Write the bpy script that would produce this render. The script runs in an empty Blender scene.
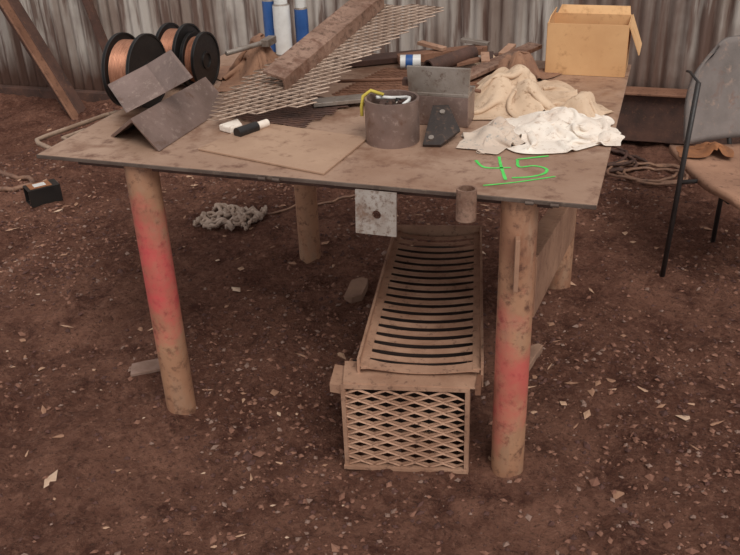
import bpy, math, random
import numpy as np
from mathutils import Vector, Matrix, noise as mnoise
random.seed(7); rng=np.random.default_rng(7)
scn=bpy.context.scene
try:
    scn.view_settings.view_transform='Standard'; scn.view_settings.look='None'
except Exception: pass
scn.view_settings.exposure=0.0

# ------------------------------------------------------------ materials
def S(r,g,b):
    f=lambda c:((c/255+0.055)/1.055)**2.4 if c/255>0.04045 else c/255/12.92
    return (f(r),f(g),f(b),1)
def newmat(name):
    m=bpy.data.materials.new(name); m.use_nodes=True
    nt=m.node_tree; b=nt.nodes['Principled BSDF']
    return m,nt,b
def L(nt,a,b): nt.links.new(a,b)
def noise_node(nt,vec,scale,detail=6,rough=.6,dist=0):
    n=nt.nodes.new('ShaderNodeTexNoise'); n.inputs['Scale'].default_value=scale
    n.inputs['Detail'].default_value=detail; n.inputs['Roughness'].default_value=rough
    n.inputs['Distortion'].default_value=dist
    L(nt,vec,n.inputs['Vector']); return n.outputs['Fac']
def ramp(nt,fac,a,b):
    r=nt.nodes.new('ShaderNodeMapRange'); r.inputs[1].default_value=a; r.inputs[2].default_value=b
    L(nt,fac,r.inputs[0]); return r.outputs[0]
def mix(nt,fac,c1,c2):
    m=nt.nodes.new('ShaderNodeMix'); m.data_type='RGBA'
    if isinstance(fac,float): m.inputs[0].default_value=fac
    else: L(nt,fac,m.inputs[0])
    for i,c in ((6,c1),(7,c2)):
        if isinstance(c,tuple): m.inputs[i].default_value=c
        else: L(nt,c,m.inputs[i])
    return m.outputs[2]
def mathn(nt,op,a,b=None):
    m=nt.nodes.new('ShaderNodeMath'); m.operation=op
    for i,c in ((0,a),(1,b)):
        if c is None: continue
        if isinstance(c,(int,float)): m.inputs[i].default_value=c
        else: L(nt,c,m.inputs[i])
    return m.outputs[0]
def mapping(nt,vec,sc):
    m=nt.nodes.new('ShaderNodeMapping'); m.inputs['Scale'].default_value=sc
    L(nt,vec,m.inputs['Vector']); return m.outputs[0]
def bump(nt,b,h,strength,dist=.01):
    n=nt.nodes.new('ShaderNodeBump'); n.inputs['Strength'].default_value=strength
    n.inputs['Distance'].default_value=dist
    L(nt,h,n.inputs['Height']); L(nt,n.outputs[0],b.inputs['Normal'])
def dusty(name,c1,c2,c3=None,scale=6,rough=.8,metal=0.0,bs=.4,t2=(.55,.7),bd=.004,aniso=(1,1,1),c4=None,t4=(.58,.72)):
    m,nt,b=newmat(name)
    tc=nt.nodes.new('ShaderNodeTexCoord').outputs['Object']
    v=mapping(nt,tc,aniso)
    n1=noise_node(nt,v,scale); col=mix(nt,ramp(nt,n1,.35,.65),c1,c2)
    n2=noise_node(nt,v,scale*5.3,8,.7)
    if c3: col=mix(nt,ramp(nt,n2,*t2),col,c3)
    if c4:
        n4=noise_node(nt,v,scale*1.7,7,.68,.4); k=ramp(nt,n4,*t4); col=mix(nt,k,col,c4)
    L(nt,col,b.inputs['Base Color'])
    rr=nt.nodes.new('ShaderNodeMapRange'); rr.inputs[1].default_value=.3; rr.inputs[2].default_value=.7
    rr.inputs[3].default_value=max(.1,rough-.12); rr.inputs[4].default_value=min(1,rough+.12); L(nt,n2,rr.inputs[0])
    L(nt,rr.outputs[0],b.inputs['Roughness']); b.inputs['Metallic'].default_value=metal
    n3=noise_node(nt,tc,scale*22,6,.7)
    if bs: bump(nt,b,n3,bs,bd)
    return m
M_table=dusty('dusty_table_steel',S(174,144,124),S(150,118,98),S(112,80,64),3.2,.46,.15,.2,(.52,.68),.002,c4=S(132,98,78),t4=(.52,.66))
M_edge=dusty('dark_plate_edge',S(110,95,86),S(80,64,56),S(130,112,98),8,.6,.4,.3)
M_rod=dusty('worn_handle_rod',S(170,146,126),S(136,110,92),S(90,68,56),10,.5,.3,.2)
M_rust=dusty('rusty_steel',S(144,104,82),S(114,78,60),S(84,56,44),7,.7,.2,.5)
M_rustdk=dusty('dark_rusty_steel',S(92,64,54),S(64,46,40),S(112,80,64),8,.8,.1,.5)
M_gapshade=dusty('painted_gap_shade',S(52,36,30),S(40,28,25),None,8,.9)  # near-black brown that paints the shade seen through grate openings
M_mesh=dusty('dusty_expanded_metal',S(182,144,120),S(150,112,90),S(102,74,60),8,.66,.15,.4)
M_angle=dusty('weathered_angle_steel',S(164,132,114),S(128,98,82),S(92,68,56),9,.5,.35,.3,(.5,.66),c4=S(112,78,62),t4=(.5,.64))
M_sheet=dusty('rusted_mesh_sheet',S(178,156,140),S(146,122,106),S(96,74,62),8,.5,.35,.4)
M_steel=dusty('mauve_mill_steel',S(140,118,110),S(116,96,88),S(160,140,130),9,.4,.4,.2,c4=S(104,76,62))
M_steellt=dusty('grey_steel',S(160,150,142),S(130,118,108),S(104,84,72),10,.4,.45,.2,c4=S(112,86,72))
M_plate=dusty('flat_plate_tan',S(180,148,124),S(160,128,106),S(130,98,78),4,.55,.1,.15,c4=S(140,106,86))
M_black=dusty('black_plastic',S(26,24,24),S(36,32,30),S(74,60,54),12,.4,0,.1,(.64,.8))
M_bolt=dusty('dark_bolted_plate',S(52,46,44),S(66,56,52),S(104,82,70),14,.5,.4,.2)
M_blackframe=dusty('black_painted_frame',S(34,30,30),S(46,40,38),S(96,72,60),14,.5,0,.1,(.6,.8))
M_copper=dusty('copper_wire',S(186,134,108),S(150,104,82),None,30,.4,.6,.2,aniso=(12,1,1))
M_white=dusty('white_can_paint',S(222,222,220),S(200,198,194),S(160,148,138),10,.35,0,.05,(.62,.8))
M_blue=dusty('blue_paint',S(40,78,136),S(50,90,150),S(80,90,110),10,.35,0,.05,(.65,.8))
M_card=dusty('cardboard',S(216,172,124),S(200,154,108),S(176,132,90),4,.85,0,.1)
M_cardin=dusty('cardboard_inside',S(216,170,122),S(196,150,104),None,4,.9,0,.1)
M_green=dusty('green_marker_paint',S(70,196,80),S(90,210,98),S(120,160,100),40,.7,0,.1,(.58,.72))
M_yel=dusty('yellow_strap',S(205,185,80),S(180,158,60),None,20,.7)
M_rag_b=dusty('beige_rag',S(210,184,158),S(186,158,132),S(152,120,96),9,.95,0,.4)
M_rag_w=dusty('white_rag',S(236,226,214),S(216,200,186),S(180,156,138),9,.95,0,.4)
M_rag_g=dusty('grey_blue_rag',S(196,176,160),S(202,184,168),S(118,128,130),11,.95,0,.4)
M_glove=dusty('brown_leather',S(150,112,88),S(122,88,70),S(92,64,52),9,.9,0,.4)
M_orange=dusty('orange_rust_rag',S(152,100,64),S(122,80,54),None,14,.95,0,.5)
M_backrest=dusty('grey_upholstery',S(128,118,114),S(104,96,92),S(150,128,116),5,.9,0,.3,c4=S(116,84,72))
M_seat=dusty('dusty_brown_seat',S(164,124,100),S(138,102,82),S(100,70,58),5,.9,0,.3)
M_wood=dusty('weathered_wood',S(150,118,98),S(124,94,78),None,10,.9)
M_hose=dusty('tan_hose',S(146,110,88),S(110,80,66),S(64,50,44),9,.7)
M_brace=dusty('brown_brace',S(168,130,106),S(138,102,82),S(108,78,64),6,.65,.15,.3)
M_tab=dusty('bare_metal_tab',S(180,170,162),S(150,136,126),S(112,88,74),12,.4,.35,.15,(.5,.64),c4=S(128,100,84),t4=(.52,.66))
M_rope=dusty('frayed_rope',S(190,168,152),S(156,132,116),None,30,.95,0,.6)

def leg_mat(name,zc,zw,amt=.72):
    m,nt,b=newmat(name)
    tc=nt.nodes.new('ShaderNodeTexCoord').outputs['Object']
    n1=noise_node(nt,tc,5); col=mix(nt,ramp(nt,n1,.35,.65),S(182,138,108),S(150,106,82))
    n4=noise_node(nt,mapping(nt,tc,(2,2,.6)),7,7,.7); col=mix(nt,ramp(nt,n4,.5,.66),col,S(164,130,106))
    n2=noise_node(nt,tc,30,8,.7); col=mix(nt,ramp(nt,n2,.52,.68),col,S(104,70,56))
    sep=nt.nodes.new('ShaderNodeSeparateXYZ'); L(nt,tc,sep.inputs[0])
    dz=mathn(nt,'DIVIDE',mathn(nt,'ABSOLUTE',mathn(nt,'SUBTRACT',sep.outputs[2],zc)),zw)
    f=mathn(nt,'SUBTRACT',1.0,dz)
    n3=noise_node(nt,tc,8,6,.65)
    f=mathn(nt,'ADD',f,mathn(nt,'MULTIPLY',mathn(nt,'SUBTRACT',n3,.5),3.4))
    col=mix(nt,mathn(nt,'MULTIPLY',ramp(nt,f,.15,1.2),amt),col,S(212,76,84))
    L(nt,col,b.inputs['Base Color']); b.inputs['Roughness'].default_value=.55; b.inputs['Metallic'].default_value=.15
    bump(nt,b,noise_node(nt,tc,60,6,.7),.4,.003)
    return m
M_legL=leg_mat('pipe_leg_red_spray',.52,.32,.8)
M_legR=leg_mat('pipe_leg_red_spray_low',.34,.24,.6)
M_leg=leg_mat('pipe_leg_plain',-3,.1)

def ground_mat():
    m,nt,b=newmat('red_brown_dirt')
    tc=nt.nodes.new('ShaderNodeTexCoord').outputs['Object']
    c=mix(nt,ramp(nt,noise_node(nt,tc,1.3,6,.65),.38,.62),S(108,70,57),S(150,106,88))
    c=mix(nt,ramp(nt,noise_node(nt,tc,6,8,.72),.45,.64),c,S(90,56,46))
    c=mix(nt,mathn(nt,'MULTIPLY',ramp(nt,noise_node(nt,tc,34,8,.8),.49,.62),.55),c,S(170,124,104))
    c=mix(nt,mathn(nt,'MULTIPLY',ramp(nt,noise_node(nt,tc,75,6,.8),.53,.62),.75),c,S(54,33,28))
    c=mix(nt,mathn(nt,'MULTIPLY',ramp(nt,noise_node(nt,tc,150,3,.7),.63,.71),.6),c,S(184,148,128))
    L(nt,c,b.inputs['Base Color']); b.inputs['Roughness'].default_value=.97
    b.inputs['Specular IOR Level'].default_value=.15
    h=mathn(nt,'ADD',noise_node(nt,tc,36,8,.8),mathn(nt,'MULTIPLY',noise_node(nt,tc,110,5,.75),.7))
    bump(nt,b,h,1.0,.032)
    return m
M_ground=ground_mat()
def wall_mat():
    m,nt,b=newmat('stained_corrugated_metal')
    tc=nt.nodes.new('ShaderNodeTexCoord').outputs['Object']
    v=mapping(nt,tc,(5,5,.45))
    c=mix(nt,ramp(nt,noise_node(nt,v,1.0,5,.55),.42,.58),S(186,178,170),S(140,124,114))
    c=mix(nt,mathn(nt,'MULTIPLY',ramp(nt,noise_node(nt,v,2.6,5,.6),.49,.60),.85),c,S(92,66,56))
    c=mix(nt,mathn(nt,'MULTIPLY',ramp(nt,noise_node(nt,tc,1.1,5,.55),.49,.62),.75),c,S(104,80,70))
    sep=nt.nodes.new('ShaderNodeSeparateXYZ'); L(nt,tc,sep.inputs[0])
    zz=mathn(nt,'ADD',sep.outputs[2],mathn(nt,'MULTIPLY',noise_node(nt,v,1.6,5,.65),.5))
    c=mix(nt,ramp(nt,zz,.66,.40),c,S(84,60,50))
    L(nt,c,b.inputs['Base Color']); b.inputs['Roughness'].default_value=.5
    b.inputs['Metallic'].default_value=.25
    bump(nt,b,noise_node(nt,tc,30,5,.6),.2,.004)
    return m
M_wall=wall_mat()

# ------------------------------------------------------------ mesh builder
def basis(d):
    d=Vector(d).normalized(); up=Vector((0,0,1)) if abs(d.z)<.9 else Vector((1,0,0))
    x=d.cross(up).normalized(); y=x.cross(d).normalized(); return x,y,d
class B:
    def __init__(s): s.v=[]; s.f=[]; s.m=[]; s.sm=[]; s.mats=[]
    def mi(s,mat):
        if mat not in s.mats: s.mats.append(mat)
        return s.mats.index(mat)
    def raw(s,v,f,mat,smooth=False):
        o=len(s.v); s.v+= [tuple(p) for p in v]; k=s.mi(mat)
        for q in f: s.f.append(tuple(i+o for i in q)); s.m.append(k); s.sm.append(smooth)
    def box(s,c,size,mat,ax=None):
        c=Vector(c); ax=ax or (Vector((1,0,0)),Vector((0,1,0)),Vector((0,0,1)))
        v=[]
        for sz in (-1,1):
            for sx,sy in ((-1,-1),(1,-1),(1,1),(-1,1)):
                v.append(c+Vector(ax[0])*sx*size[0]/2+Vector(ax[1])*sy*size[1]/2+Vector(ax[2])*sz*size[2]/2)
        s.raw(v,[(3,2,1,0),(4,5,6,7),(0,1,5,4),(1,2,6,5),(2,3,7,6),(3,0,4,7)],mat)
    def bar(s,p0,p1,w,h,mat,up=(0,0,1)):
        p0=Vector(p0);p1=Vector(p1); d=(p1-p0); l=d.length; d.normalize()
        x=d.cross(Vector(up)).normalized(); z=x.cross(d).normalized()
        s.box((p0+p1)/2,(w,l,h),mat,(x,d,z))
    def cyl(s,p0,p1,r0,mat,r1=None,seg=28,caps=True,smooth=True):
        p0=Vector(p0);p1=Vector(p1); r1=r0 if r1 is None else r1
        x,y,d=basis(p1-p0); v=[];f=[]
        for p,r in ((p0,r0),(p1,r1)):
            for i in range(seg):
                a=2*math.pi*i/seg; v.append(p+x*r*math.cos(a)+y*r*math.sin(a))
        for i in range(seg):
            j=(i+1)%seg; f.append((i,j,seg+j,seg+i))
        s.raw(v,f,mat,smooth)
        if caps: s.raw(v,[tuple(range(seg))[::-1],tuple(range(seg,2*seg))],mat)
    def pipe(s,p0,p1,ro,ri,mat,matin=None,seg=36):
        p0=Vector(p0);p1=Vector(p1); x,y,d=basis(p1-p0); v=[]
        for p,r in ((p0,ro),(p1,ro),(p1,ri),(p0,ri)):
            for i in range(seg):
                a=2*math.pi*i/seg; v.append(p+x*r*math.cos(a)+y*r*math.sin(a))
        fs=[];fl=[]
        for k in range(4):
            for i in range(seg):
                j=(i+1)%seg; q=(k*seg+i,k*seg+j,((k+1)%4)*seg+j,((k+1)%4)*seg+i)
                (fs if k in(0,2) else fl).append(q)
        s.raw(v,fs,mat,True); s.raw(v,fl,mat,False)
    def tube(s,pts,r,mat,seg=8,closed=False):
        pts=[Vector(p) for p in pts]; n=len(pts); v=[];f=[]; px=None
        for i,p in enumerate(pts):
            a=pts[i-1] if (i>0 or closed) else p; b=pts[(i+1)%n] if (i<n-1 or closed) else p
            d=(b-a).normalized()
            if px is None: px=basis(d)[0]
            x=(px-d*px.dot(d)).normalized(); y=d.cross(x); px=x
            rr=r(i/(n-1)) if callable(r) else r
            for k in range(seg):
                t=2*math.pi*k/seg; v.append(p+x*rr*math.cos(t)+y*rr*math.sin(t))
        m=n if closed else n-1
        for i in range(m):
            for k in range(seg):
                k2=(k+1)%seg; i2=(i+1)%n; f.append((i*seg+k,i*seg+k2,i2*seg+k2,i2*seg+k))
        if not closed: f+= [tuple(range(seg))[::-1],tuple(range((n-1)*seg,n*seg))]
        s.raw(v,f,mat,True)
    def prism(s,poly,vec,mat):
        poly=[Vector(p) for p in poly]; vec=Vector(vec); n=len(poly)
        v=poly+[p+vec for p in poly]
        f=[tuple(range(n))[::-1],tuple(range(n,2*n))]+[(i,(i+1)%n,n+(i+1)%n,n+i) for i in range(n)]
        s.raw(v,f,mat)
    def angle(s,F,Lp,Rp,vec,t,mat):
        F,Lp,Rp=Vector(F),Vector(Lp),Vector(Rp)
        a=(Lp-F).normalized(); b=(Rp-F).normalized()
        inn=F+(a+b)*t
        s.prism([F,Lp,Lp+b*t,inn,Rp+a*t,Rp],vec,mat)
    def done(s,name,bevel=0,recalc=True,parent=None):
        me=bpy.data.meshes.new(name); me.from_pydata(s.v,[],s.f)
        for m in s.mats: me.materials.append(m)
        me.polygons.foreach_set('material_index',s.m); me.polygons.foreach_set('use_smooth',s.sm)
        me.update()
        if recalc:
            import bmesh
            bm=bmesh.new(); bm.from_mesh(me); bmesh.ops.recalc_face_normals(bm,faces=bm.faces); bm.to_mesh(me); bm.free()
        ob=bpy.data.objects.new(name,me); scn.collection.objects.link(ob)
        if parent: ob.parent=parent
        if bevel:
            md=ob.modifiers.new('bevel','BEVEL'); md.width=bevel; md.segments=2; md.limit_method='ANGLE'; md.angle_limit=math.radians(50)
        return ob
def inpoly(p,poly):
    x,y=p; c=False; n=len(poly)
    for i in range(n):
        x1,y1=poly[i]; x2,y2=poly[i-1]
        if (y1>y)!=(y2>y) and x<(x2-x1)*(y-y1)/(y2-y1)+x1: c=not c
    return c
def expmesh(b,O,U,V,poly,cw,ch,k,mat,th=.003,bend=None,rot=0,clamp=None):
    O,U,V=Vector(O),Vector(U).normalized(),Vector(V).normalized(); N=U.cross(V).normalized()
    xs=[p[0] for p in poly]; ys=[p[1] for p in poly]; c,s_=math.cos(rot),math.sin(rot)
    R_=max(max(map(abs,xs)),max(map(abs,ys)))*1.5
    ni=int(R_/cw)+2; nj=int(R_/(ch/2))+2
    def P(x,y,n):
        X=c*x-s_*y; Y=s_*x+c*y
        if clamp: X=min(max(X,clamp[0]),clamp[1]); Y=min(max(Y,clamp[2]),clamp[3])
        z=n+(bend(X,Y) if bend else 0)
        return O+U*X+V*Y+N*z
    for j in range(-nj,nj):
        for i in range(-ni,ni):
            x=i*cw+(j%2)*cw/2; y=j*ch/2
            X=c*x-s_*y; Y=s_*x+c*y
            if not inpoly((X,Y),poly): continue
            outer=[(-cw/2,0),(0,-ch/2),(cw/2,0),(0,ch/2)]
            kx=1-(1-k)*.6
            inner=[(q[0]*kx,q[1]*k) for q in outer]
            v=[P(x+q[0],y+q[1],0) for q in outer]+[P(x+q[0],y+q[1],th) for q in inner]+[P(x+q[0]*1.0,y+q[1]*1.0,-th) for q in inner]
            f=[(a,(a+1)%4,4+(a+1)%4,4+a) for a in range(4)]+[(a,8+a,8+(a+1)%4,(a+1)%4) for a in range(4)]+[(4+a,4+(a+1)%4,8+(a+1)%4,8+a) for a in range(4)]
            b.raw(v,f,mat)

# ------------------------------------------------------------ ground
LEGS=[(0,0),(1.0777,0),(1.0777,1.1476),(0,1.1476),(.72,.2),(.75,-.1)]
def vnoise(X,Y,scale,seed):
    r=np.random.default_rng(seed); G=r.random((256,256))
    x=X*scale+1000; y=Y*scale+1000; xi=np.floor(x).astype(int); yi=np.floor(y).astype(int)
    fx=x-xi; fy=y-yi; fx=fx*fx*(3-2*fx); fy=fy*fy*(3-2*fy)
    g=lambda a,b:G[a%256,b%256]
    return (g(xi,yi)*(1-fx)+g(xi+1,yi)*fx)*(1-fy)+(g(xi,yi+1)*(1-fx)+g(xi+1,yi+1)*fx)*fy-.5
def gh(X,Y):
    z=.045*vnoise(X,Y,1.6,1)+.036*vnoise(X,Y,4.5,2)
    k=np.zeros_like(X)
    for lx,ly in LEGS: k=np.maximum(k,np.exp(-((X-lx)**2+(Y-ly)**2)/.06))
    z=z*(1-k)
    z=z+.020*vnoise(X,Y,12,3)+.014*vnoise(X,Y,27,4)+.012*vnoise(X,Y,52,5)
    t=np.clip((Y-2.2)/.6,0,1); t=t*t*(3-2*t)
    u=np.clip((1.0-X)/1.5,0,1)
    z=z+t*u*(.06+.10*vnoise(X,Y,1.1,9))
    return z
def build_ground():
    x=np.arange(-5.5,4.4,.013); y=np.arange(-2.4,3.2,.013)
    nx,ny=len(x),len(y); X,Y=np.meshgrid(x,y,indexing='ij'); Z=gh(X,Y)
    co=np.stack([X,Y,Z],-1).reshape(-1,3)
    idx=np.arange(nx*ny).reshape(nx,ny)
    q=np.stack([idx[:-1,:-1],idx[1:,:-1],idx[1:,1:],idx[:-1,1:]],-1).reshape(-1,4)
    me=bpy.data.meshes.new('ground'); me.vertices.add(len(co)); me.vertices.foreach_set('co',co.ravel())
    me.loops.add(q.size); me.loops.foreach_set('vertex_index',q.ravel().astype(np.int32))
    me.polygons.add(len(q)); me.polygons.foreach_set('loop_start',np.arange(0,q.size,4,dtype=np.int32))
    me.polygons.foreach_set('loop_total',np.full(len(q),4,dtype=np.int32))
    me.update(calc_edges=True)
    me.polygons.foreach_set('use_smooth',np.ones(len(q),dtype=bool))
    me.materials.append(M_ground)
    ob=bpy.data.objects.new('ground',me); scn.collection.objects.link(ob); return ob
GROUND=build_ground()
def GZ(x,y): return float(gh(np.array([x]),np.array([y]))[0])

def scatter(name,n,smin,smax,mats,flat,xr,yr,power=2.0,elong=(1,1),dens=None):
    b=B()
    base=[(1,0,0),(0,1,0),(-1,0,0),(0,-1,0),(0,0,1),(0,0,-1)]
    fb=[(0,1,4),(1,2,4),(2,3,4),(3,0,4),(1,0,5),(2,1,5),(3,2,5),(0,3,5)]
    pts=[]
    while len(pts)<n:
        x=random.uniform(*xr); y=random.uniform(*yr)
        if dens and random.random()>dens(x,y): continue
        pts.append((x,y))
    A_=np.array(pts); Zs=gh(A_[:,0],A_[:,1])
    for (x,y),z in zip(pts,Zs):
        z=float(z)
        s=smin+(smax-smin)*random.random()**power
        a=random.uniform(0,6.28); e=random.uniform(*elong)
        tl=random.uniform(-.3,.3); ca,sa=math.cos(a),math.sin(a)
        v=[]
        for p in base:
            r1=random.uniform(.7,1.2)
            qx,qy=p[0]*r1*s*e,p[1]*r1*s; qz=p[2]*r1*s*flat+qx*tl*flat*2
            v.append((x+qx*ca-qy*sa,y+qx*sa+qy*ca,z+qz+s*flat*.3))
        b.raw(v,fb,random.choice(mats))
    return b.done(name,recalc=False,parent=GROUND)
G1=dusty('stone_dark_red',S(92,60,52),S(74,48,42),None,20,.95)
G2=dusty('stone_greyish',S(140,114,102),S(118,92,80),None,20,.95)
G3=dusty('stone_brown',S(136,98,80),S(114,76,62),None,20,.95)
C1=dusty('chip_tan',S(190,154,128),S(162,126,102),None,20,.95)
C2=dusty('chip_light',S(208,180,156),S(186,154,130),None,20,.95)
C3=dusty('chip_brown',S(146,108,86),S(158,120,96),None,20,.95)
nf=lambda x,y: max(.15,min(1,.5+1.6*mnoise.noise(Vector((x*1.3,y*1.3,3)))+ (.3 if x>.2 and y<.8 else 0)))
scatter('gravel',19000,.0025,.012,[G1,G2,G3,G3,G1,G3],.7,(-2.2,2.4),(-1.0,2.7),2.6,(.8,1.5),nf)
scatter('pebbles',800,.008,.018,[G1,G3,G1],.6,(-2.6,2.6),(-1.0,2.8),3,(.8,1.5),nf)
nc=lambda x,y: max(.1,min(1,.5+1.8*mnoise.noise(Vector((x*.9+5,y*.9,8)))))
scatter('wood_chips',430,.004,.020,[C1,C2,C3,C3,C1,C3],.2,(-2.5,2.4),(-1.0,2.6),2.5,(1,2.6),nc)
scatter('splinters',150,.004,.009,[C1,C3,C1],.3,(-2.5,2.4),(-1.0,2.6),1.5,(3,6),nc)

# ------------------------------------------------------------ wall
def build_wall():
    b=B(); st=.0095; n=int(11/st); x0=-6.2; v=[]
    for i in range(n+1):
        x=x0+i*st; y=3.0+.013*math.cos(2*math.pi*x/.076)
        v.append((x,y,.0)); v.append((x,y,3.0))
    f=[(2*i,2*i+2,2*i+3,2*i+1) for i in range(n)]
    b.raw(v,f,M_wall,True); b.done('wall_back',recalc=False)
    b=B(); b.box((2.3,2.92,.17),(3.8,.09,.27),M_rustdk); b.box((2.3,2.89,.315),(3.8,.13,.015),M_rust)
    b.box((-3.2,2.94,.06),(6.4,.06,.08),M_rustdk)
    b.done('trim_wall_base_beam',.004)
    b=B(); b.bar((-2.2,2.66,-.06),(-3.05,2.80,1.35),.10,.09,M_rustdk,(0,-1,0)); b.bar((-2.16,2.60,-.06),(-3.01,2.74,1.35),.015,.11,M_rust,(0,-1,0))
    b.done('leaning_steel_beam',.004)
    b=B(); b.bar((-2.0,2.9,.0),(-2.45,2.93,1.6),.05,.04,M_rustdk,(0,-1,0)); b.done('wall_brace_bar',.003)
build_wall()

# ------------------------------------------------------------ table
H=.88
b=B()
b.box((.484,.59,H-.005),(1.564,1.30,.010),M_table)
for p0,p1 in (((-.2,.0,.855),(1.16,.0,.855)),((-.2,1.15,.855),(1.16,1.15,.855)),((.0,.0,.855),(.0,1.15,.855)),((1.08,.0,.855),(1.08,1.15,.855))):
    b.bar(p0,p1,.03,.03,M_rustdk)
b.bar((-.298,-.062,H-.006),(1.266,-.062,H-.006),.004,.011,M_edge)
b.pipe((0,0,-.03),(0,0,H-.012),.047,.040,M_legL)
b.pipe((1.0777,0,-.03),(1.0777,0,H-.012),.047,.040,M_legR)
b.pipe((1.0777,1.1476,-.03),(1.0777,1.1476,H-.012),.047,.040,M_leg)
b.pipe((0,1.1476,-.03),(0,1.1476,H-.012),.047,.040,M_leg)
b.prism([(1.115,.03,.50),(1.115,.03,.68),(1.115,1.12,.42),(1.115,1.12,.24)],(.01,0,0),M_brace)
b.prism([(1.115,.03,.67),(1.115,.03,.68),(1.115,1.12,.42),(1.115,1.12,.41)],(-.05,0,0),M_brace)
b.box((1.085,-.057,.70),(.012,.035,.145),M_brace,(Vector((1,.2,0)).normalized(),Vector((-.2,1,0)).normalized(),Vector((0,0,1))))
b.tube([(-.29,.385,.866),(-.318,.375,.868),(-.335,.33,.870),(-.392,.10,.872),(-.395,.065,.872),(-.375,.045,.871),(-.29,.01,.866)],.0075,M_rod)
b.tube([(-.29,.10,.862),(-.345,.12,.864),(-.325,.20,.864),(-.29,.22,.862)],.006,M_rod)
b.bar((-.305,-.05,.868),(-.305,1.2,.868),.014,.012,M_edge)
for x in (.40,.44,1.10,1.16): b.cyl((x,-.068,.872),(x+.02,-.068,.872),.005,M_edge,seg=8)
def stroke(pts,w=.008):
    pts=[Vector((p[0],p[1],0)) for p in pts]; P2=[]
    for i in range(len(pts)-1):
        p0=pts[max(i-1,0)];p1=pts[i];p2=pts[i+1];p3=pts[min(i+2,len(pts)-1)]
        for k in range(6):
            t=k/6; P2.append(.5*((2*p1)+(p2-p0)*t+(2*p0-5*p1+4*p2-p3)*t*t+(3*p1-p0-3*p2+p3)*t**3))
    P2.append(pts[-1]); v=[];f=[]; n=len(P2)
    for i,p in enumerate(P2):
        d=(P2[min(i+1,n-1)]-P2[max(i-1,0)]).normalized(); nn=Vector((-d.y,d.x,0))*w*random.uniform(.8,1.15)/2
        v+= [(p.x-nn.x,p.y-nn.y,H+.0012),(p.x+nn.x,p.y+nn.y,H+.0012)]
    f=[(2*i,2*i+2,2*i+3,2*i+1) for i in range(n-1)]
    b.raw(v,f,M_green)
stroke([(.930,.165),(.965,.118),(1.03,.132)])
stroke([(.985,.205),(1.005,.13),(1.032,.045)])
stroke([(1.112,.240),(1.036,.196)]); stroke([(1.036,.196),(1.050,.142),(1.085,.158),(1.118,.145),(1.120,.112),(1.09,.080),(1.045,.062)])
stroke([(.985,-.005),(1.06,.035),(1.149,.0955)],.006)
b.done('steel_work_table',.0015)

# hanging tab & pipe stub
b=B()
tx0,tx1,tz0,tz1=.671,.780,.752,.868; mx,mz=(tx0+tx1)/2,(tz0+tz1)/2; cx_,cz_=mx+.002,.806; n=32; outer=[];inner=[]
for i in range(n):
    a=2*math.pi*i/n; ca,sa=math.cos(a),math.sin(a)
    sq=max(abs(ca),abs(sa)); outer.append((mx+ca/sq*(tx1-tx0)/2,mz+sa/sq*(tz1-tz0)/2)); inner.append((cx_+.012*ca,cz_+.012*sa))
v=[(x,-.075-(.868-z)*.08,z) for x,z in outer+inner]+[(x,-.069-(.868-z)*.08,z) for x,z in outer+inner]; f=[]
for i in range(n):
    j=(i+1)%n; f+= [(i,j,n+j,n+i),(2*n+j,2*n+i,3*n+i,3*n+j),(j,i,2*n+i,2*n+j),(n+i,n+j,3*n+j,3*n+i)]
b.raw(v,f,M_tab); b.done('hanging_metal_tab')
b=B(); b.pipe((.962,-.093,.825),(.962,-.090,.905),.025,.020,M_angle); b.box((.962,-.068,.865),(.03,.012,.03),M_rustdk); b.done('pipe_stub')

# ------------------------------------------------------------ grate box and slatted basket under table
b=B()
u=Vector((.977,.212,0)); v_=Vector((-.2,.98,0)).normalized(); O=Vector((.628,-.130,0)); Z=Vector((0,0,1))
W=.348; BH=.300; BD=.17
def Q(a,c,z): return O+u*a+v_*c+Z*z
def QR(a,c,z): return Q(a*(1-.10*c)*.96+.045+.025*c,c,z)
expmesh(b,Q(0,0,0),u,Z,[(-.01,.012),(W+.01,.012),(W+.01,BH-.012),(-.01,BH-.012)],.080,.036,.66,M_mesh,.005,clamp=(0,W,.004,BH))
def fbar(p0,p1,w=.014,h=.014,m=M_mesh): b.bar(p0,p1,w,h,m)
fbar(Q(-.01,-.0,.008),Q(W+.0,-.0,.008),.02,.012)
fbar(Q(0,0,BH-.004),Q(W,0,BH-.004))
for a in (0,W):
    b.bar(Q(a,0,0),Q(a,0,BH),.012,.012,M_mesh,(0,1,0))
    b.bar(Q(a,BD,0),Q(a,BD,BH-.03),.012,.012,M_mesh,(0,1,0))
    fbar(Q(a,0,.008),Q(a,BD,.008))
    expmesh(b,Q(a,0,0),v_,Z,[(.0,.012),(BD,.012),(BD,BH-.03),(.0,BH-.03)],.080,.036,.66,M_mesh,.004,clamp=(0,BD,.004,BH-.03))
fbar(Q(0,BD,.008),Q(W,BD,.008))
b.prism([Q(0,BD-.005,.01),Q(W,BD-.005,.01),Q(W,BD-.005,BH-.03),Q(0,BD-.005,BH-.03)],v_*.006,M_gapshade)  # added dark panel, shade painted behind the mesh openings
b.prism([Q(.0,.0,BH),Q(W+.03,-.005,BH),Q(W+.04,.09,BH),Q(-.01,.11,BH)],Z*.005,M_mesh)
b.prism([Q(-.04,.01,BH-.035),Q(-.0,.0,BH-.035),Q(-.0,.0,BH-.008),Q(-.04,.01,BH-.008)],v_*.10,M_mesh)
b.prism([Q(W+.02,-.005,BH-.02),Q(W+.035,-.005,BH-.02),Q(W+.045,.10,BH-.02),Q(W+.03,.10,BH-.02)],Z*.03,M_rust)
n=19; L0,L1=.050,.955; RZ=.030
def sag(t): return -.012*(1-(2*t-1)**2)
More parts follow.
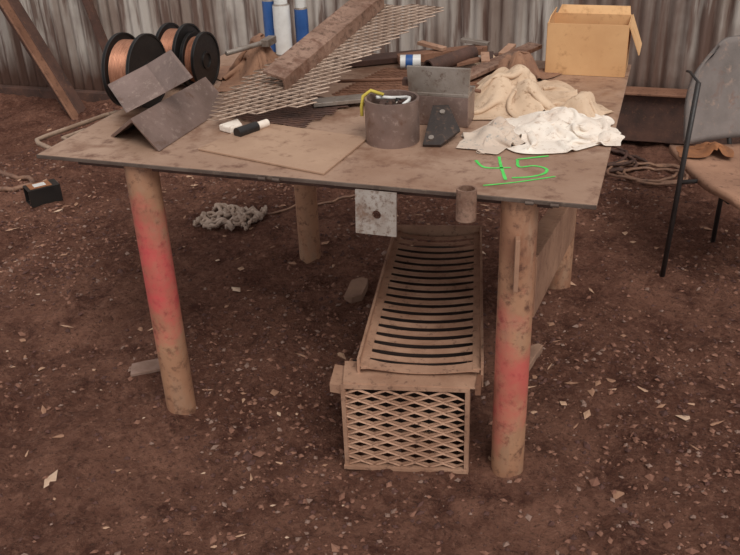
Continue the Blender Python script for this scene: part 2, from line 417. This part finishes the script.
def slab(x0,x1,z0,z1,mt,c0=L0,c1=L1):
    vs=[QR(x0,c0,z0),QR(x1,c0,z0),QR(x1,c0,z1),QR(x0,c0,z1),QR(x0,c1,z0),QR(x1,c1,z0),QR(x1,c1,z1),QR(x0,c1,z1)]
    b.raw(vs,[(0,1,2,3),(7,6,5,4),(0,4,5,1),(1,5,6,2),(2,6,7,3),(3,7,4,0)],mt)
for side in (0,1):
    a0,a1=(-.012,-.004) if side==0 else (W+.004,W+.012); m0,m1=(-.004,.020) if side==0 else (W-.020,W+.004)
    slab(a0,a1,.270,.322+RZ,M_mesh); slab(m0,m1,.296+RZ,.300+RZ,M_mesh)
for i in range(n):
    c=L0+(L1-L0)*(i+.4)/n; vs=[];fs=[]; sg=14; wd=.0195
    if i==0: wd=.034
    for k in range(sg+1):
        t=k/sg; a=W*t; z=.299+RZ+sag(t); bow=.012*(1-(2*t-1)**2); ww=wd*(1+.8*(2*t-1)**8)
        for (dc,dz) in ((-ww/2,.0),(ww/2,.0025),(ww/2,-.0005),(-ww/2,-.003)):
            vs.append(QR(a,c+dc-bow,z+dz))
    for k in range(sg):
        for q in range(4):
            q2=(q+1)%4; fs.append((k*4+q,k*4+q2,k*4+4+q2,k*4+4+q))
    fs+= [(0,1,2,3),(sg*4+3,sg*4+2,sg*4+1,sg*4)]
    b.raw(vs,fs,M_mesh)
slab(0,W,.262,.266,M_gapshade,.06,L1)  # added dark sheet below the slats, painting the gaps as shade
fbar(QR(-.01,L1,.296+RZ),QR(W+.01,L1,.296+RZ),.012,.05)
for a in (.0,W-.01): b.bar(QR(a,L1-.02,-.02),QR(a,L1-.02,.28),.02,.02,M_rustdk,(0,1,0))
b.done('grate_basket')

# ------------------------------------------------------------ things on the table
T=H
b=B(); b.angle((-.037,.043,T+.09),(-.175,.125,T+.002),(.045,.035,T+.002),(0,.45,0),.010,M_steel); b.done('angle_iron',.001)
b=B(); b.angle((-.01,.21,1.002),(-.109,.13,.955),(.107,.169,1.062),(-.12,.10,.05),.009,M_steel); b.done('angle_iron.001',.001)
def spool(name,xa,xb,y,R_):
    b=B(); zc=T+R_+.001
    for x in (xa,xb):
        b.cyl((x-.003,y,zc),(x+.003,y,zc),R_,M_black,seg=48)
        b.pipe((x-.006,y,zc),(x+.006,y,zc),R_,R_-.006,M_black,seg=48)
        b.pipe((x-.008,y,zc),(x+.008,y,zc),.03,.024,M_black)
        for k in range(6):
            a=k*math.pi/3; b.bar((x-.005,y+.03*math.cos(a),zc+.03*math.sin(a)),(x-.005,y+(R_-.01)*math.cos(a),zc+(R_-.01)*math.sin(a)),.006,.006,M_black,(1,0,0))
    m=16; xs=np.linspace(xa+.003,xb-.003,m)
    for i in range(m-1):
        xm=(xs[i]+xs[i+1])/2
        b.cyl((xs[i],y,zc),(xm,y,zc),R_*.80,M_copper,r1=R_*.82,seg=48,caps=False)
        b.cyl((xm,y,zc),(xs[i+1],y,zc),R_*.82,M_copper,r1=R_*.80,seg=48,caps=False)
    b.done(name)
spool('wire_spool',-.290,-.202,.42,.118)
spool('wire_spool.001',-.262,-.190,.67,.108)
spool('wire_spool.002',-.170,-.128,.67,.095)
def can(name,x,y,r,h,body,cap,band=True):
    b=B(); b.cyl((x,y,T),(x,y,T+h),r,body); b.cyl((x,y,T+h),(x,y,T+h+.012),r,M_steellt,r1=r*.6)
    b.cyl((x,y,T+h+.005),(x,y,T+h+.05),r*.8,cap,r1=r*.76); b.pipe((x,y,T),(x,y,T+.006),r+.001,r-.004,M_steellt)
    b.cyl((x,y,T+.10),(x,y,T+.14),r+.0006,cap if band else body,caps=False)
    b.done(name)
can('spray_can',-.050,1.16,.033,.19,M_white,M_white,False)
can('spray_can.001',-.112,1.19,.028,.20,M_blue,M_blue,False)
can('spray_can.002',.015,1.20,.026,.17,M_blue,M_white,False)
b=B(); b.prism([(.15,.07,T+.001),(.57,-.03,T+.001),(.595,.265,T+.001),(.215,.33,T+.001)],(0,0,.006),M_plate); b.done('flat_steel_plate',.001)
b=B(); d=Vector((.125,.64,.14)); F=Vector((.265,.445,.992))
b.angle(F,F+Vector((.004,.0,-.045)),F+Vector((-.078,.012,.018)),d,.009,M_angle)
b.done('long_angle_iron',.001)
b=B(); expmesh(b,(0,0,.925-.2*.3),(1,0,0),(0,1,.2),[(.07,.42),(.12,.25),(.37,.38),(.42,.65),(.62,1.14),(.30,1.15),(.18,.72)],.060,.027,.72,M_sheet,.0025,rot=.25)
b.done('expanded_metal_sheet')
b=B(); expmesh(b,(0,0,T+.012),(1,0,0),(0,1,0),[(.34,.62),(.60,.60),(.86,.78),(.80,1.02),(.42,.98)],.052,.022,.62,M_rust,.003,rot=-.2)
b.done('expanded_metal_sheet.001')
b=B(); expmesh(b,(0,0,T+.008),(1,0,0),(0,1,0),[(.08,.36),(.36,.30),(.44,.60),(.10,.62)],.052,.022,.60,M_rustdk,.003,rot=.1)
b.done('expanded_metal_sheet.002')
b=B(); b.bar((.33,.50,T+.022),(.50,.60,T+.022),.06,.012,M_steellt); b.done('flat_bar',.001)
b=B(); b.tube([(.36,.66,T+.05),(.60,.60,T+.085),(.86,.55,T+.075)],.006,M_rust); b.done('steel_rod')
b=B(); c=(.665,.275); b.pipe((c[0],c[1],T),(c[0],c[1],T+.125),.077,.070,M_steel,seg=48); b.cyl((c[0],c[1],T+.001),(c[0],c[1],T+.07),.069,M_rustdk)
for i in range(16):
    a=random.uniform(0,6.28); r=random.uniform(0,.045); l=random.uniform(.015,.04)
    p=Vector((c[0]+r*math.cos(a),c[1]+r*math.sin(a),T+.075)); q=p+Vector((random.uniform(-.03,.03),random.uniform(-.03,.03),l))
    b.cyl(p,q,random.uniform(.004,.011),random.choice([M_black,M_black,M_steellt,M_rustdk,M_rustdk]),seg=10)
b.tube([(c[0]+.05*math.cos(t*.5-.6),c[1]+.05*math.sin(t*.5-.6),T+.115+.006*math.sin(t)) for t in range(8)],.005,M_white)
b.tube([(c[0]-.03,c[1]+.02,T+.125),(c[0]-.065,c[1]+.01,T+.138),(c[0]-.083,c[1]-.005,T+.125),(c[0]-.087,c[1]-.01,T+.095),(c[0]-.085,c[1]-.015,T+.07)],.005,M_yel)
b.done('steel_pipe_cup')
b=B(); b.box((.76,.47,T+.045),(.18,.09,.088),M_steel); b.prism([(.67,.428,T+.089),(.85,.428,T+.089),(.855,.425,T+.175),(.665,.425,T+.175)],(0,.010,0),M_steellt)
b.box((.76,.475,T+.094),(.18,.10,.010),M_steellt); b.box((.655,.46,T+.12),(.02,.03,.02),M_rustdk)
b.done('welded_steel_bracket',.0015)
b=B(); b.prism([(.765,.235,T+.002),(.815,.243,T+.002),(.850,.33,T+.02),(.80,.395,T+.07),(.755,.385,T+.068)],(0,-.004,.008),M_bolt)
for p in ((.783,.26,T+.018),(.825,.31,T+.022),(.79,.36,T+.062)): b.cyl(p,(p[0],p[1]-.003,p[2]+.006),.008,M_steellt,seg=12)
b.done('bolt_plate',.0008)
b=B(); b.cyl((.215,.19,T+.016),(.245,.26,T+.016),.016,M_black); b.cyl((.245,.26,T+.016),(.262,.30,T+.016),.012,M_rag_w); b.done('paint_marker')
b=B(); b.prism([(.13,.24,T+.001),(.18,.22,T+.001),(.20,.26,T+.001),(.16,.31,T+.001)],(0,0,.02),M_rag_w); b.done('chalk_block',.004)
b=B(); b.tube([(-.02,.62,T+.135),(.02,.70,T+.138),(.055,.78,T+.14)],.009,M_steellt); b.box((.06,.79,T+.14),(.03,.07,.025),M_steellt); b.done('chipping_hammer',.002)
b=B(); b.bar((.45,1.05,T+.03),(.75,1.18,T+.05),.05,.03,M_rust); b.done('scrap_bar',.002)
b=B(); b.pipe((.60,.92,T+.04),(.72,1.10,T+.055),.026,.020,M_rustdk); b.done('scrap_pipe')
b=B(); b.bar((.74,.86,T+.03),(.93,1.18,T+.07),.06,.015,M_angle); b.done('scrap_bar.001',.002)
b=B(); b.bar((.20,1.0,T+.015),(.52,1.2,T+.015),.09,.02,M_rustdk); b.done('scrap_bar.002',.002)
b=B(); b.cyl((.48,.98,T+.04),(.55,1.0,T+.04),.024,M_white); b.cyl((.50,.985,T+.04),(.525,.99,T+.04),.0245,M_blue,caps=False); b.done('paint_tin')
b=B()
for k in range(9):
    x=random.uniform(.5,.86); y=random.uniform(1.02,1.2); a=random.uniform(0,3.1); l=random.uniform(.04,.09)
    b.bar((x-l*math.cos(a),y-l*math.sin(a)*.6,T+.02+.01*k*.6),(x+l*math.cos(a),y+l*math.sin(a)*.6,T+.03+.01*k*.6),.03,.012,random.choice([M_rust,M_rustdk,M_mesh,M_steellt]))
b.done('scrap_pile',.001)

# ------------------------------------------------------------ cloth: relaxed particle sheets draped on the surface
def clothsim(name,c,size,comp,rot,mat,seed,bh=0.03,n=40,steps=70,z0=T,iters=12,bend=.25,nb=4,wr=1.0):
    r=np.random.default_rng(seed)
    uu,vv=np.meshgrid(np.linspace(-.5,.5,n),np.linspace(-.5,.5,n),indexing='ij')
    X=uu*size[0]*comp[0]; Y=vv*size[1]*comp[1]
    w1=vnoise(uu+seed,vv,4,seed*3+1); w2=vnoise(uu,vv+seed,4,seed*3+2); w3=vnoise(uu,vv,7,seed*3+3); w4=vnoise(uu,vv,3,seed*3+4)
    X=X+.14*size[0]*w1; Y=Y+.14*size[1]*w2
    cr,sr=math.cos(rot),math.sin(rot)
    P=np.stack([cr*X-sr*Y,sr*X+cr*Y,.035+bh+.07*wr*w4+.07*wr*w3],-1)
    P[...,2]=np.maximum(P[...,2],.004)
    V=np.zeros_like(P)
    bp=[(r.uniform(-.28,.28)*size[0]*comp[0],r.uniform(-.28,.28)*size[1]*comp[1],min(size)*comp[0]*r.uniform(.12,.2),bh*r.uniform(.6,1.0)) for _ in range(nb)]
    def hf(P):
        h=np.full(P.shape[:2],.003)
        for bx,by,br,hh in bp: h=np.maximum(h,hh*np.exp(-((P[...,0]-bx)**2+(P[...,1]-by)**2)/(2*br*br)))
        return h
    rest=[]; dx,dy=size[0]/(n-1),size[1]/(n-1)
    for di,dj,st in ((1,0,1.),(0,1,1.),(1,1,.5),(1,-1,.5),(2,0,bend),(0,2,bend),(3,3,bend*.3),(3,-3,bend*.3)):
        rest.append((di,dj,st,math.hypot(di*dx,dj*dy)))
    dt=.012; anchor=P.copy(); stuck=np.zeros(P.shape[:2],bool)
    for s in range(steps):
        V[...,2]-=9.8*dt; V*=.93; Pn=P+V*dt
        for it in range(iters):
            D=np.zeros_like(Pn); C_=np.zeros(Pn.shape[:2])
            for di,dj,st,rl in rest:
                if dj>=0: a=(slice(0,n-di),slice(0,n-dj)); b_=(slice(di,n),slice(dj,n))
                else: a=(slice(0,n-di),slice(-dj,n)); b_=(slice(di,n),slice(0,n+dj))
                d=Pn[b_]-Pn[a]; l=np.linalg.norm(d,axis=-1,keepdims=True)+1e-9
                cor=d*((l-rl)/l)*.5*st
                if di>=2 or dj>=2: cor=np.where(l<rl*.85,cor,0)
                D[a]+=cor; D[b_]-=cor; C_[a]+=1; C_[b_]+=1
            Pn=Pn+D/np.maximum(C_,1)[...,None]*1.6
            h=hf(Pn); lo=Pn[...,2]<=h
            Pn[...,2]=np.where(lo,h,Pn[...,2])
            new=lo&~stuck; anchor[new]=P[new]; stuck=lo
            Pn[...,0]=np.where(lo,anchor[...,0]*.85+Pn[...,0]*.15,Pn[...,0]); Pn[...,1]=np.where(lo,anchor[...,1]*.85+Pn[...,1]*.15,Pn[...,1])
        V=(Pn-P)/dt; sp=np.linalg.norm(V,axis=-1,keepdims=True); V=V*np.minimum(1,1.0/(sp+1e-6)); P=Pn
    b=B(); v=[(c[0]+p[0],c[1]+p[1],z0+p[2]) for p in P.reshape(-1,3)]
    f=[(i*n+j,(i+1)*n+j,(i+1)*n+j+1,i*n+j+1) for i in range(n-1) for j in range(n-1)]
    b.raw(v,f,mat,True); ob=b.done(name,recalc=False)
    m=ob.modifiers.new('smooth','SMOOTH'); m.factor=.5; m.iterations=3
    m=ob.modifiers.new('solid','SOLIDIFY'); m.thickness=.003; m.offset=1
    m=ob.modifiers.new('sub','SUBSURF'); m.levels=1; m.render_levels=2
    return ob
clothsim('rag',(.955,.71),(.50,.58),(.52,.56),.3,M_rag_b,3,.12,n=44,bend=.5,nb=6)
clothsim('rag.001',(1.12,.66),(.28,.34),(.55,.6),.9,M_rag_b,31,.07,n=32,bend=.5)
clothsim('rag.002',(1.125,.435),(.48,.44),(.58,.56),.35,M_rag_w,5,.05,n=42,bend=.5)
clothsim('rag.003',(.955,.36),(.26,.38),(.45,.6),-.25,M_rag_g,8,.05,n=32,bend=.5)
clothsim('leather_glove',(.89,.98),(.32,.34),(.5,.55),-.3,M_glove,11,.12,n=32,bend=.5)
clothsim('leather_glove.001',(-.02,.82),(.40,.46),(.5,.52),.5,M_glove,14,.17,n=34,bend=.5)
clothsim('leather_glove.002',(.80,1.12),(.26,.26),(.5,.5),.1,M_rag_b,17,.06,n=30)
# cardboard box
b=B(); x0,x1,y0,y1,zb,zt=.985,1.252,1.06,1.235,T+.001,T+.175; t=.004
b.box(((x0+x1)/2,(y0+y1)/2,zb+.002),(x1-x0,y1-y0,.004),M_cardin)
b.box(((x0+x1)/2,y0,(zb+zt)/2),(x1-x0,t,zt-zb),M_card); b.box(((x0+x1)/2,y1,(zb+zt)/2),(x1-x0,t,zt-zb),M_card)
b.box((x0,(y0+y1)/2,(zb+zt)/2),(t,y1-y0,zt-zb),M_card); b.box((x1,(y0+y1)/2,(zb+zt)/2),(t,y1-y0,zt-zb),M_card)
b.prism([(x0+.01,y1,zt),(x1-.005,y1,zt),(x1-.01,y1+.02,zt+.025),(x0+.02,y1+.02,zt+.025)],(0,.004,0),M_card)
b.prism([(x1,y0,zt),(x1,y1,zt),(x1+.040,y1-.005,zt-.10),(x1+.040,y0+.005,zt-.10)],(.003,0,.003),M_card)
b.prism([(x0,y0,zt),(x0,y1,zt),(x0+.004,y1,zt+.02),(x0+.004,y0+.03,zt+.02)],(.003,0,0),M_card)
b.done('cardboard_box')

# ------------------------------------------------------------ chair
b=B(); P=Vector((1.475,1.63,0)); ef=Vector((.37,-.93,0)); er=Vector((.93,.37,0))
def C(a,c,z): return P+er*a+ef*c+Vector((0,0,z))
def shell(fn,n,mat):
    v=[];f=[]
    for lay in (0,1):
        for i in range(n+1):
            for j in range(n+1): v.append(fn(i/n,j/n,lay))
    N=(n+1)**2
    for i in range(n):
        for j in range(n):
            a=i*(n+1)+j; f.append((a,a+n+1,a+n+2,a+1)); f.append((N+a,N+a+1,N+a+n+2,N+a+n+1))
    for i in range(n):
        for a,c_ in ((i,i+1),(i*(n+1),(i+1)*(n+1)),(n*(n+1)+i,n*(n+1)+i+1),(i*(n+1)+n,(i+1)*(n+1)+n)): f.append((a,c_,N+c_,N+a))
    b.raw(v,f,mat,True)
def seatf(s,t,lay):
    w_=.25*(1-.10*max(0,2*t-1.3)**2*4)
    return C(.25+(2*s-1)*w_-.04,.56*t,.45-.018*math.sin(math.pi*t)-.5*max(0,t-.8)**2+.012*(2*s-1)**2-lay*.03)
shell(seatf,16,M_seat)
def backf(s,t,lay):
    w_=.24*math.sqrt(max(.0,1-.72*max(0,(t-.25)/.75)**2.6)); a=2*s-1
    return C(.25+a*w_,-.02-.10*t+.06*a*a-lay*.025,.47+.39*t-.05*a*a*a*a*t)
shell(backf,18,M_backrest)
fx=.30
b.tube([C(-.125,fx+.0,-.02),C(-.105,fx+.0,.45),C(-.08,fx-.02,.80)],.010,M_blackframe)
b.tube([C(-.08,fx-.02,.80),C(-.04,.1,.79),C(.03,-.09,.74)],.005,M_blackframe)
b.tube([C(.575,fx+.0,-.02),C(.565,fx+.01,.45),C(.55,fx-.02,.80)],.010,M_blackframe)
b.tube([C(.55,fx-.02,.80),C(.53,.1,.79),C(.47,-.09,.74)],.005,M_blackframe)
for a in (.22,.42): b.tube([C(a,-.02,-.02),C(a,0,.42),C(a,-.06,.52),C(a,-.12,.78)],.010,M_blackframe)
b.tube([C(-.105,fx,.42),C(.565,fx,.42)],.009,M_blackframe); b.tube([C(.05,.0,.42),C(.45,.0,.42)],.009,M_blackframe)
for a in (.0,.42): b.tube([C(a,.0,.415),C(a,.50,.415)],.009,M_blackframe)
b.done('metal_chair')
clothsim('rag.004',tuple(C(.07,.08,0))[:2],(.28,.22),(.55,.5),.3,M_orange,21,.055,z0=.452,n=28)

# ------------------------------------------------------------ ground items
def loops(cx,cy,n,r,th,mat,name,seed=0):
    pts=[]
    for i in range(n*28):
        a=i/28*2*math.pi; q=r*(1+.18*math.sin(a*.37+seed)+.05*math.sin(a*2.3))
        x=cx+q*math.cos(a)+.04*math.sin(a*.21); y=cy+q*.85*math.sin(a)+.04*math.cos(a*.31)
        pts.append((x,y,GZ(x,y)+th+.012*(i/28)*.6+.004*math.sin(a*3)))
    b=B(); b.tube(pts,th,mat,6); b.done(name)
loops(1.36,2.45,3,.17,.008,M_hose,'cable_coil',2)
loops(1.15,2.62,4,.14,.009,M_rustdk,'cable_coil.001',5)
def groundtube(name,pts,th,mat):
    P2=[]
    for i in range(len(pts)-1):
        for k in range(8):
            t=k/8; x=pts[i][0]*(1-t)+pts[i+1][0]*t; y=pts[i][1]*(1-t)+pts[i+1][1]*t
            P2.append((x+.01*math.sin(i*8+k),y+.01*math.cos((i*8+k)*.7),GZ(x,y)+th))
    b=B(); b.tube(P2,th,mat,6); b.done(name)
groundtube('thin_cable',[(-.44,1.50),(-.3,1.6),(-.1,1.72),(.05,1.9)],.006,M_hose)
groundtube('air_hose',[(-2.5,1.74),(-2.15,1.68),(-1.85,1.62),(-1.72,1.52),(-1.80,1.44),(-2.1,1.40),(-2.6,1.36)],.014,M_hose)
b=B()
for k in range(22):
    a=random.uniform(0,6.28); pts=[]; x,y=-.51+random.uniform(-.06,.06),1.40+random.uniform(-.05,.05)
    for i in range(16):
        a+=random.uniform(-.9,.9); x+=.016*math.cos(a)*1.3; y+=.016*math.sin(a)
        x=min(max(x,-.64),-.38); y=min(max(y,1.28),1.52)
        pts.append((x,y,GZ(x,y)+.012+.03*random.random()))
    b.tube(pts,.010,M_rope,6)
b.done('frayed_rope')
b=B(); c=Vector((-1.56,1.38,GZ(-1.56,1.38)+.045)); a1=Vector((.8,-.6,0)); a2=Vector((.6,.8,0)); zz=Vector((0,0,1))
for off,sz in ((zz*.042,(.10,.16,.006)),(-zz*.042,(.10,.16,.006)),(a1*.047,(.006,.16,.084)),(-a1*.047,(.006,.16,.084))): b.box(c+off,sz,M_black,(a1,a2,zz))
b.box(c+zz*.047-a2*.01,(.08,.11,.003),M_orange,(a1,a2,zz)); b.box(c+zz*.049-a2*.01,(.045,.06,.002),M_white,(a1,a2,zz))
b.done('square_tube_offcut',.001)
def chunk(name,x,y,sx,sy,sz,rot,mat):
    b=B(); z=GZ(x,y); rr=random.Random(int(x*1000)); cs,sn=math.cos(rot),math.sin(rot); pl=[]
    for px,py in ((-.5,-.5),(0,-.55),(.5,-.45),(.52,.1),(.45,.5),(-.1,.52),(-.5,.4)):
        X=(px+rr.uniform(-.06,.06))*sx; Y=(py+rr.uniform(-.06,.06))*sy
        pl.append((x+cs*X-sn*Y,y+sn*X+cs*Y,z-sz*.2+.05*X))
    b.prism(pl,(0,0,sz),mat); b.done(name,.003)
chunk('wood_offcut',.31,.88,.07,.15,.03,.1,M_wood)
chunk('flat_stone',-.23,.17,.12,.07,.014,.5,G2)
chunk('wood_offcut.001',1.05,.60,.04,.16,.03,-.2,M_wood)

# ------------------------------------------------------------ light
w=bpy.data.worlds.new('World'); scn.world=w; w.use_nodes=True
bg=w.node_tree.nodes['Background']; bg.inputs[0].default_value=(1,.975,.97,1); bg.inputs[1].default_value=.66
def sun(name,dirv,e,ang,col):
    l=bpy.data.lights.new(name,'SUN'); l.energy=e; l.angle=math.radians(ang); l.color=col
    o=bpy.data.objects.new(name,l); scn.collection.objects.link(o)
    o.rotation_euler=Vector(dirv).to_track_quat('-Z','Y').to_euler()
sun('daylight',(-.40,.50,-.75),2.15,28,(1,.955,.89))
# ------------------------------------------------------------ camera
f_=869.573
cd=bpy.data.cameras.new('camera'); cam=bpy.data.objects.new('camera',cd); scn.collection.objects.link(cam); scn.camera=cam
cd.sensor_width=36; cd.lens=f_/740*36; cd.clip_start=.05
cam.matrix_world=Matrix.Translation((1.3756,-1.9989,1.7063))@Matrix.Rotation(.3369,4,'Z')@Matrix.Rotation(math.pi/2-.4896,4,'X')@Matrix.Rotation(-.0403,4,'Z')
